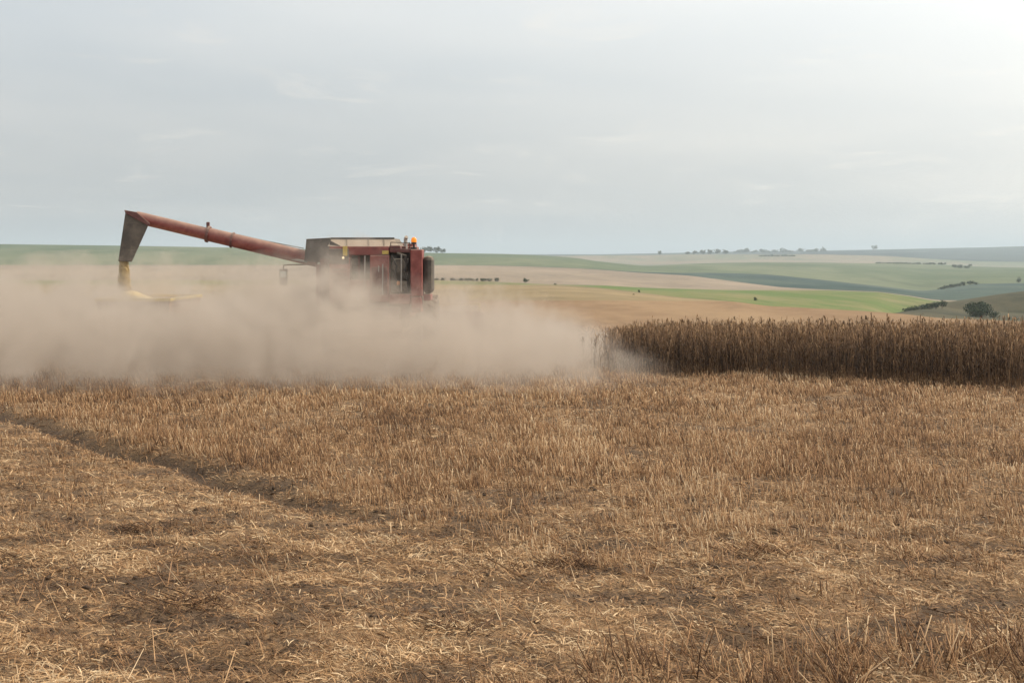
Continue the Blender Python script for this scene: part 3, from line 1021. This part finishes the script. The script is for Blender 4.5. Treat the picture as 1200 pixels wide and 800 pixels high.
# straw chopper, spreader
MB().box(-0.95, 0.95, -0.15, 0.52, 1.05, 1.62).tube([(-0.95, 0.1, 1.2), (0.95, 0.1, 1.2)], 0.3, 16).hexa([(-1.1, -0.75, 0.85), (1.1, -0.75, 0.85), (1.0, -0.16, 0.95), (-1.0, -0.16, 0.95),
    (-1.1, -0.75, 0.92), (1.1, -0.75, 0.92), (1.0, -0.16, 1.25), (-1.0, -0.16, 1.25)]).build('straw_chopper', M['red_dark'], comb, 0.02)
MB().box(-1.35, 1.35, 1.15, 1.4, 0.55, 0.75).box(-0.15, 0.15, 1.1, 1.45, 0.76, 1.24).build('rear_axle', M['red_dark'], comb, 0.02)
MB().box(-1.3, 1.3, 4.4, 4.9, 0.75, 1.15).box(-1.0, 1.0, 1.6, 5.0, 0.9, 1.24).build('chassis', M['red_dark'], comb, 0.02)


def wheel(x, y, r, wd, side):
    tr_ = MB().lathe([(r * 0.62, -wd / 2), (r * 0.9, -wd / 2 - 0.01), (r * 0.985, -wd * 0.4), (r, -wd * 0.2), (r, wd * 0.2), (r * 0.985, wd * 0.4), (r * 0.9, wd / 2 + 0.01), (r * 0.62, wd / 2)], (x, y, r), 'x', 36)
    for k in range(20):
        a = 2 * math.pi * k / 20
        for s in (-1, 1):
            a2 = a + (0.16 if s > 0 else 0)
            ca, sa = math.cos(a2), math.sin(a2)
            c0_ = Vector((x + s * wd * 0.05, y + ca * r, r + sa * r))
            c1_ = Vector((x + s * wd * 0.47, y + math.cos(a2 + 0.22) * r * 0.985, r + math.sin(a2 + 0.22) * r * 0.985))
            tr_.tube([c0_, c1_], 0.03, 5)
    wh = tr_.build('wheel', M['tyre'], comb)
    MB().lathe([(r * 0.60, -wd * 0.42), (r * 0.61, 0), (r * 0.60, wd * 0.42)], (x, y, r), 'x', 28).lathe([(0.1, -wd * 0.5), (r * 0.2, -wd * 0.46), (r * 0.2, wd * 0.46), (0.1, wd * 0.5)], (x, y, r), 'x', 16).build('rim', M['rim'], wh, smooth=True)


for s in (-1, 1):
    wheel(s * 1.55, 4.6, 0.92, 0.7, s)
    wheel(s * 1.35, 1.27, 0.6, 0.42, s)
# cab
MB().box(-0.95, 0.95, 5.65, 7.3, 1.7, 2.25).box(-1.0, 1.0, 5.55, 7.45, 3.45, 3.62).box(-0.95, -0.87, 5.65, 5.75, 2.25, 3.45).box(0.87, 0.95, 5.65, 5.75, 2.25, 3.45).box(-0.95, -0.87, 7.2, 7.3, 2.25, 3.45).box(0.87, 0.95, 7.2, 7.3, 2.25, 3.45).build('cab', M['red'], comb, 0.03)
MB().box(-0.92, 0.92, 5.7, 7.25, 2.252, 3.448).build('cab_glass', M['glass'], comb)
ld = MB()
for s in (5.7, 6.1):
    ld.tube([(-1.25, s, 0.5), (-1.15, s, 2.0)], 0.025, 8)
for k in range(5):
    ld.box(-1.29 + 0.02 * k, -1.13 + 0.02 * k, 5.7, 6.1, 0.6 + 0.3 * k, 0.63 + 0.3 * k)
ld.tube([(-1.7, 5.0, 1.9), (-1.7, 5.0, 2.9), (-1.7, 6.3, 2.9), (-1.7, 6.3, 1.9)], 0.022, 8)
ld.box(-1.75, -0.98, 4.9, 6.4, 1.84, 1.9)
ld.build('ladder', M['recess'], comb)
MB().hexa([(-0.7, 6.9, 0.6), (0.7, 6.9, 0.6), (0.7, 8.2, 0.3), (-0.7, 8.2, 0.3), (-0.7, 6.9, 1.6), (0.7, 6.9, 1.6), (0.7, 8.2, 0.95), (-0.7, 8.2, 0.95)]).build('feeder_house', M['red_dark'], comb, 0.02)
hd = MB().box(-3.3, 3.3, 8.2, 8.3, 0.15, 1.15).box(-3.3, 3.3, 8.3, 9.4, 0.12, 0.2).box(-3.38, -3.3, 8.2, 9.7, 0.12, 1.1).box(3.3, 3.38, 8.2, 9.7, 0.12, 1.1)
hd.build('header', M['red'], comb, 0.02)
rl = MB()
for k in range(6):
    a = k * math.pi / 3
    rl.tube([(-3.2, 9.3 + 0.5 * math.cos(a), 0.95 + 0.5 * math.sin(a)), (3.2, 9.3 + 0.5 * math.cos(a), 0.95 + 0.5 * math.sin(a))], 0.025, 6)
    for x in (-3.2, 0, 3.2):
        rl.tube([(x, 9.3, 0.95), (x, 9.3 + 0.5 * math.cos(a), 0.95 + 0.5 * math.sin(a))], 0.02, 6)
rl.tube([(-3.25, 9.3, 0.95), (3.25, 9.3, 0.95)], 0.06, 10)
rl.tube([(-3.25, 8.65, 0.5), (3.25, 8.65, 0.5)], 0.22, 14)
rl.build('reel', M['yellow'], comb)

# ------------------------------------------------------------------ grain trailer, stream, heap
tx, ty = -12.13, 45.5
trl = empty('grain_trailer', (tx, ty, 0))
tag(trl, 'open grain trailer with a yellow rim standing in the dust below the auger spout', 'trailer')
bd = MB()
bw, bl, z0, z1 = 1.17, 4.6, 0.85, 1.74
for (xa, xb, ya, yb, xc, xd, yc, yd) in ((-bw + .12, bw - .12, 0.1, 0.16, -bw, bw, 0.0, 0.06), (-bw + .12, bw - .12, bl - .16, bl - .1, -bw, bw, bl - .06, bl)):
    bd.hexa([(xa, ya, z0), (xb, ya, z0), (xb, yb, z0), (xa, yb, z0), (xc, yc, z1), (xd, yc, z1), (xd, yd, z1), (xc, yd, z1)])
for s in (-1, 1):
    xa, xb = sorted((s * (bw - .12), s * (bw - .18)))
    xc, xd = sorted((s * bw, s * (bw - .06)))
    bd.hexa([(xa, 0.162, z0), (xb, 0.162, z0), (xb, bl - .162, z0), (xa, bl - .162, z0), (xc, 0.062, z1), (xd, 0.062, z1), (xd, bl - .062, z1), (xc, bl - .062, z1)])
bd.box(-bw + .18, bw - .18, 0.16, bl - .16, z0, z0 + 0.06)
for x in (-0.8, -0.27, 0.27, 0.8):
    bd.hexa([(x - .03, .055, z0), (x + .03, .055, z0), (x + .03, .097, z0), (x - .03, .097, z0), (x - .03, -.045, z1), (x + .03, -.045, z1), (x + .03, -.003, z1), (x - .03, -.003, z1)])
bd.build('body', M['trailer'], trl)
rmz = MB()
rmz.box(-bw - .05, bw + .05, -0.06, 0.07, z1 + .002, z1 + .10)
rmz.box(-bw - .05, bw + .05, bl - .07, bl + .06, z1 + .002, z1 + .10)
rmz.box(-bw - .05, -bw + .07, 0.072, bl - .072, z1 + .002, z1 + .10)
rmz.box(bw - .07, bw + .05, 0.072, bl - .072, z1 + .002, z1 + .10)
rmz.build('top_rim', M['yellow'], trl, 0.015)
ch = MB().box(-0.5, -0.4, 0.1, bl + .3, 0.6, 0.84).box(0.4, 0.5, 0.1, bl + .3, 0.6, 0.84).box(-1.0, 1.0, 0.9, 1.0, 0.42, 0.58).box(-1.0, 1.0, 3.4, 3.5, 0.42, 0.58)
ch.tube([(-0.45, bl + .3, 0.72), (0, bl + 1.8, 0.6)], 0.05, 8).tube([(0.45, bl + .3, 0.72), (0, bl + 1.8, 0.6)], 0.05, 8)
ch.build('chassis', M['recess'], trl)
for s in (-1, 1):
    for y in (0.95, 3.45):
        wq = MB().lathe([(0.3, -.13), (0.44, -.14), (0.48, -.08), (0.48, .08), (0.44, .14), (0.3, .13)], (s * 0.95, y, 0.48), 'x', 24).build('wheel', M['tyre'], trl, smooth=True)
        MB().lathe([(0.29, -.10), (0.29, .10), (0.1, .12)], (s * 0.95, y, 0.48), 'x', 20).build('rim', M['rim'], wq, smooth=True)

# heap of grain in the trailer
hx, hy = np.meshgrid(np.linspace(-bw + .065, bw - .065, 50), np.linspace(.065, bl - .065, 90))
sx = P(146, 330, 47.0).x - tx
hz = 1.62 + 0.42 * np.exp(-(((hx - sx - 0.15) / 0.75) ** 2 + ((hy - 1.5) / 1.1) ** 2)) + (fbm(hx * 6, hy * 6, 3, 3) - .5) * 0.06
ni, nj = hx.shape
ii, jj = np.meshgrid(np.arange(ni - 1), np.arange(nj - 1), indexing='ij')
q = np.stack([ii * nj + jj, ii * nj + jj + 1, (ii + 1) * nj + jj + 1, (ii + 1) * nj + jj], -1).reshape(-1, 4)
o = npmesh('grain_heap', np.stack([hx + tx, hy + ty, hz], -1).reshape(-1, 3), q, mat=M['grain'], tint=rng.random(hx.size), smooth=True)
tag(o, 'yellow heap of threshed grain filling the trailer', 'grain', kind='stuff')

# falling grain
s0, s1 = P(145, 304, 47.0), Vector((P(146, 340, 47.0).x, 47.0, 1.95))
n = 14000
tt_ = rng.random(n)
rad = 0.085 + 0.06 * tt_
rr = np.sqrt(rng.random(n)) * rad * np.where(rng.random(n) < 0.12, 1.7, 1.0)
aa = rng.random(n) * 2 * math.pi
C = np.stack([s0.x + (s1.x - s0.x) * tt_ ** 1.5 + rr * np.cos(aa), s0.y + 0 * tt_ + rr * np.sin(aa), s0.z + (s1.z - s0.z) * tt_], -1)
sz = 0.010 + 0.010 * rng.random(n)
oct_ = np.array([(1, 0, 0), (-1, 0, 0), (0, 1, 0), (0, -1, 0), (0, 0, 1.8), (0, 0, -1.8)])
V = C[:, None] + oct_[None] * sz[:, None, None]
of = np.array([(0, 2, 4), (2, 1, 4), (1, 3, 4), (3, 0, 4), (2, 0, 5), (1, 2, 5), (3, 1, 5), (0, 3, 5)])
T = (np.arange(n) * 6)[:, None, None] + of[None]
o = npmesh('grain_stream', V.reshape(-1, 3), None, T.reshape(-1, 3), mat=M['grain'], tint=np.repeat(rng.random(n), 6))
tag(o, 'yellow stream of grain falling from the auger spout', 'grain', kind='stuff')


# ------------------------------------------------------------------ trees and bushes
def tree(name, base, height, width, label, group=None, kind='tree', nleaf=500, seed=0, flat=0.0, cat=None):
    r = np.random.default_rng(seed + 100)
    root = empty(name, base)
    tag(root, label, cat or ('bush' if kind == 'bush' else 'tree'), group)
    th = height * (0.30 if kind == 'tree' else 0.10)
    tk = MB()
    tr0 = max(0.02 * height, 0.05)
    tk.tube([(0, 0, -0.3), (tr0 * .4, 0, th), (0, tr0 * .5, height * 0.75)], [tr0 * 1.3, tr0, tr0 * 0.3], 8)
    for k in range(6):
        a = k * 1.05 + r.random()
        z = th * (0.7 + 0.9 * r.random())
        tk.tube([(0, 0, z), (math.cos(a) * width * .2, math.sin(a) * width * .2, z + height * .2), (math.cos(a) * width * .36, math.sin(a) * width * .36, z + height * .34)],
                [tr0 * .55, tr0 * .35, tr0 * .12], 6)
    tk.build('trunk', M['bark'], root)
    # crown of leaf clumps gathered round a handful of boughs
    nc = 16 if kind == 'tree' else 14
    cz0 = th * 0.8
    cen = r.normal(0, 1, (nc, 3))
    cen /= np.linalg.norm(cen, axis=1, keepdims=True)
    cen *= (r.random((nc, 1)) ** 0.45)
    ctr = np.array([0, 0, (cz0 + height) / 2])
    half = np.array([width / 2, width / 2, (height - cz0) / 2]) * 0.74
    cen = ctr + cen * half
    cr = (0.20 + 0.16 * r.random(nc)) * min(width, (height - cz0) * 1.4)
    k = r.integers(0, nc, nleaf)
    d = r.normal(0, 1, (nleaf, 3))
    d /= np.linalg.norm(d, axis=1, keepdims=True)
    p = cen[k] + d * (cr[k] * (0.45 + 0.6 * r.random(nleaf) ** 0.5))[:, None] * np.array([1, 1, 0.85])
    p[:, 2] = np.maximum(p[:, 2], 0.02 * height)
    ls = (0.035 + 0.045 * r.random(nleaf)) * (width + height) / 2 * math.sqrt(500 / nleaf) ** 0.6
    nrm = d + r.normal(0, 0.6, (nleaf, 3))
    nrm /= np.linalg.norm(nrm, axis=1, keepdims=True)
    t1 = np.cross(nrm, r.normal(0, 1, (nleaf, 3)))
    t1 /= np.linalg.norm(t1, axis=1, keepdims=True)
    t2 = np.cross(nrm, t1)
    V = np.stack([p - t1 * ls[:, None], p + t2 * ls[:, None] * 0.7, p + t1 * ls[:, None], p - t2 * ls[:, None] * 0.7], 1)
    tint = np.clip(0.5 + (r.random(nc)[k] - 0.5) * 0.6 + r.normal(0, 0.15, nleaf), 0, 1)
    npmesh('crown', V.reshape(-1, 3), np.arange(nleaf * 4).reshape(-1, 4), mat=M['leaf'], parent=root, tint=np.repeat(tint, 4))
    return root


def px_tree(name, px, ybase, hpx, wpx, Y, *a, **k):
    b_ = P(px, ybase, Y)
    b_.z -= 0.15
    return tree(name, b_, hpx * Y / F, wpx * Y / F, *a, **k)


px_tree('bush', 1148, 373, 20, 34, 262, 'large dark round bush in front of the olive hill at right', kind='bush', nleaf=3600, seed=1)
px_tree('shrub', 1165, 372, 9, 14, 258, 'low green shrub beside the large dark bush', kind='bush', nleaf=500, seed=2, cat='shrub')
px_tree('shrub', 885, 353.5, 7, 5, 235, 'small dark shrub in the bright green field', kind='bush', nleaf=300, seed=3, cat='shrub')
px_tree('shrub', 742, 348, 5.5, 4.5, 170, 'dark little shrub standing in the yellow field right of the dust', kind='bush', nleaf=250, seed=4, cat='shrub')
px_tree('shrub', 749, 342, 4, 3.5, 250, 'smaller shrub just beyond the dark one in the yellow field', kind='bush', nleaf=200, seed=5, cat='shrub')
px_tree('shrub', 651, 335.5, 4.5, 5, 395, 'grey green shrub at the edge of the pale tan field', kind='bush', nleaf=200, seed=6, cat='shrub')
px_tree('shrub', 615, 330, 4.5, 11, 410, 'low reddish brown thicket in the pale tan field', kind='bush', nleaf=300, seed=7, cat='shrub')
for i, (x, wpx) in enumerate(((510, 9), (519, 8), (531, 9), (539, 9), (547, 10), (553, 6), (559, 4), (566, 8), (573, 7), (582, 8))):
    px_tree('hedge_bush', x, 329.6, 4.4, wpx * 1.15, 405, 'dark bush in the broken hedge just right of the combine', 'bushes of the broken hedge', kind='bush', nleaf=260, seed=20 + i, cat='bush')
# skyline trees
for i, (x, h_, w_) in enumerate(((497, 8, 12), (504, 9, 12), (512, 8, 12), (519, 6, 9))):
    px_tree('tree', x, 297.2, h_, w_, 1510, 'hazy tree in the clump on the skyline beside the combine', 'clump of trees beside the combine', nleaf=260, seed=40 + i)
px_tree('tree', 773, 299.6, 6, 5, 2340, 'lone small tree on the skyline in the centre', nleaf=200, seed=50)
for i, (x, h_, w_) in enumerate(((806, 4, 9), (814, 5, 10), (823, 6, 10), (832, 6.5, 11), (841, 7, 10), (850, 6, 10))):
    px_tree('tree', x, 298.8, h_, w_, 2400, 'hazy tree in the wooded rise on the skyline', 'trees of the wooded rise', nleaf=200, seed=60 + i)
for i, x in enumerate((862, 868, 875, 884, 893, 899, 908, 917, 925, 938, 948, 956, 964)):
    px_tree('tree', x, 297.3 if x < 930 else 296.2, 3.4 + (i * 7 % 5) * 0.7, 11 + (i % 3) * 2.5, 3500, 'faint grey tree in the long row on the far skyline', 'row of trees on the far skyline', nleaf=160, seed=80 + i)
for i, x in enumerate((894, 902, 910, 919, 927)):
    px_tree('tree', x, 301.5, 2.6 + (i % 2) * 0.6, 15, 2280, 'dark tree in the low wood below the far skyline row', 'trees of the low dark wood', nleaf=200, seed=100 + i)
px_tree('tree', 1025, 293.5, 6, 9, 3640, 'large lone tree high on the far ridge', nleaf=260, seed=110)
for i, (x, yb, h_, w_) in enumerate(((1118, 314.5, 5, 7), (1125, 316, 6, 9), (1133, 317, 6, 8), (1137, 312, 3, 6))):
    px_tree('tree', x, yb, h_, w_, 1480, 'bluish tree in the clump at the top of the green hillside', 'clump of trees on the green hillside', nleaf=240, seed=120 + i)
px_tree('tree', 1131, 325, 3.5, 4, 1100, 'tiny tree below the clump on the green hillside', nleaf=160, seed=130)
for i, (x, yb, h_, w_) in enumerate(((1103, 340.3, 5, 8), (1109, 338.8, 6, 8), (1115, 337.8, 6, 9), (1122, 336.2, 5.5, 9), (1129, 335, 6, 8), (1137, 334, 6, 8), (1144, 334, 4.5, 7))):
    px_tree('tree', x, yb, h_ * 0.85, w_ * 1.5, 790, 'dark tree in the row along the top of the gully', 'trees along the gully', nleaf=260, seed=140 + i)
px_tree('tree', 1194, 332.5, 8, 6, 800, 'slender tree on the gully rim at the right edge', nleaf=240, seed=150)
for i, x in enumerate((1030, 1042, 1052, 1063, 1076, 1090, 1104)):
    px_tree('tree', x, 309.6 + (0.5 if x > 1060 else 0), 2.2, 19, 1690, 'low dark tree of the hedgerow along the upper edge of the green field', 'hedgerow along the green field', nleaf=160, seed=160 + i)
for i, x in enumerate((1064, 1072, 1080, 1088, 1096, 1104)):
    px_tree('bush', x, 367.5 - (x - 1062) * 0.20, 8.0, 13, 300, 'dark scrub bush in the gully left of the olive hill', 'scrub in the gully', kind='bush', nleaf=300, seed=170 + i)
# weed heads that overtop the crop
wd = px_tree('weed', 992, 433, 66, 13, 40.2, 'dark bushy weed overtopping the standing crop', kind='bush', nleaf=700, seed=190, cat='weed')

# ------------------------------------------------------------------ dust
DX = np.array([-46., -22, -14.4, -11.3, -8.4, -6.7, -5.8, -4.8, -3.7, -2.2, -0.9, 0.5, 1.5, 2.7, 3.8, 5.2])
DH = np.array([2.15, 2.15, 2.2, 2.25, 2.15, 2.25, 2.75, 2.75, 2.1, 1.95, 1.75, 1.45, 1.25, 1.05, 0.75, 0.3])
DY0, DY1 = 30.5, 57.0
m = bpy.data.materials.new('dust')
m.use_nodes = True
m.node_tree.nodes.clear()
t = NT(m.node_tree)
out = t.n('ShaderNodeOutputMaterial')
pv = t.n('ShaderNodeVolumePrincipled')
pv.inputs['Density Attribute'].default_value = ''
pv.inputs['Temperature Attribute'].default_value = ''
pv.inputs['Color Attribute'].default_value = ''
pv.inputs['Color'].default_value = (0.60, 0.53, 0.46, 1)
pv.inputs['Anisotropy'].default_value = 0.15
tcn = t.n('ShaderNodeTexCoord')
ob = tcn.outputs['Object']
sp_ = t.n('ShaderNodeSeparateXYZ')
t.put(sp_.inputs[0], ob)
fc = t.n('ShaderNodeFloatCurve')
cur = fc.mapping.curves[0]
xs = (DX + 46) / 51.2
pts = list(zip(xs, DH / 4))
cur.points[0].location = pts[0]
cur.points[1].location = pts[-1]
for p_ in pts[1:-1]:
    cur.points.new(*p_)
fc.mapping.update()
fc.inputs[0].default_value = 1.0
t.put(fc.inputs[1], t.math('DIVIDE', t.math('ADD', sp_.outputs[0], 46.0), 51.2, clamp=True))
hgt = t.math('MULTIPLY', fc.outputs[0], 4.0)
nz1 = t.noise(ob, 0.36, 5, 0.6, 0.9)
nz2 = t.noise(ob, 0.55, 6, 0.60, 1.6)
hh = t.math('MULTIPLY', hgt, t.math('ADD', t.math('ADD', -0.28, t.math('MULTIPLY', nz1, 2.65)), t.math('MULTIPLY', t.math('SUBTRACT', nz2, 0.5), 1.1)))
zr = t.math('DIVIDE', sp_.outputs[2], t.math('MAXIMUM', hh, 0.05))
fz = t.ss(zr, 0.40, 1.12, 1.0, 0.0)
fy = t.math('MULTIPLY', t.ss(t.math('ADD', sp_.outputs[1], t.math('MULTIPLY', t.math('SUBTRACT', nz1, 0.5), 9.0)), 31.5, 38.5), t.ss(sp_.outputs[1], 46.0, 56.5, 1.0, 0.0))
fx = t.ss(t.math('ADD', sp_.outputs[0], t.math('MULTIPLY', t.math('SUBTRACT', nz1, 0.5), 6.0)), 0.3, 4.2, 1.0, 0.0)
dn = t.math('ADD', 0.08, t.math('MULTIPLY', t.ss(nz2, 0.43, 0.60), 1.35))
den = t.math('MULTIPLY', t.math('MULTIPLY', fz, fy), t.math('MULTIPLY', fx, dn))
DUST = 0.85
t.put(pv.inputs['Density'], t.math('MULTIPLY', den, t.ss(sp_.outputs[0], -12.5, -9.0, DUST * 1.7, DUST)))
m.node_tree.links.new(pv.outputs[0], out.inputs['Volume'])
# closed mound that the dust fills
mx = np.linspace(-45.8, 5.1, 60)
my = np.linspace(DY0, DY1, 16)
prof = np.interp(mx, DX, DH)
MXg, MYg = np.meshgrid(mx, my)
edge = sstep(MYg, DY0 - 0.01, DY0 + 4.5) * (1 - sstep(MYg, DY1 - 6, DY1 + 0.01))
top = 0.15 + prof[None] * 1.45 * (0.25 + 0.75 * edge)
ni, nj = MXg.shape
vt = np.stack([MXg, MYg, top], -1).reshape(-1, 3)
vb = np.stack([MXg, MYg, np.full_like(top, -0.2)], -1).reshape(-1, 3)
ii, jj = np.meshgrid(np.arange(ni - 1), np.arange(nj - 1), indexing='ij')
qt = np.stack([ii * nj + jj, ii * nj + jj + 1, (ii + 1) * nj + jj + 1, (ii + 1) * nj + jj], -1).reshape(-1, 4)
qb = qt[:, ::-1] + ni * nj
ring = [(0, j) for j in range(nj)] + [(i, nj - 1) for i in range(1, ni)] + [(ni - 1, j) for j in range(nj - 2, -1, -1)] + [(i, 0) for i in range(ni - 2, 0, -1)]
ri = [i * nj + j for i, j in ring]
qsd = [(ri[k], ri[k] + ni * nj, ri[(k + 1) % len(ri)] + ni * nj, ri[(k + 1) % len(ri)]) for k in range(len(ri))]
o = npmesh('dust_cloud', np.concatenate([vt, vb]), np.concatenate([qt, qb, np.array(qsd)]), mat=m)
tag(o, 'pale brown dust cloud billowing behind the combine harvester', 'dust', kind='stuff')

# ------------------------------------------------------------------ haze
m = bpy.data.materials.new('haze')
m.use_nodes = True
m.node_tree.nodes.clear()
t = NT(m.node_tree)
out = t.n('ShaderNodeOutputMaterial')
pv = t.n('ShaderNodeVolumePrincipled')
for k in ('Density Attribute', 'Temperature Attribute', 'Color Attribute'):
    pv.inputs[k].default_value = ''
pv.inputs['Color'].default_value = (0.62, 0.71, 0.79, 1)
pv.inputs['Density'].default_value = 0.0002
pv.inputs['Anisotropy'].default_value = 0.2
m.node_tree.links.new(pv.outputs[0], out.inputs['Volume'])
hb = MB().box(-24000, 24000, -300, 17000, -60, 95)
o = hb.build('haze', m)
tag(o, 'thin pale haze over the whole valley', 'haze', kind='stuff')
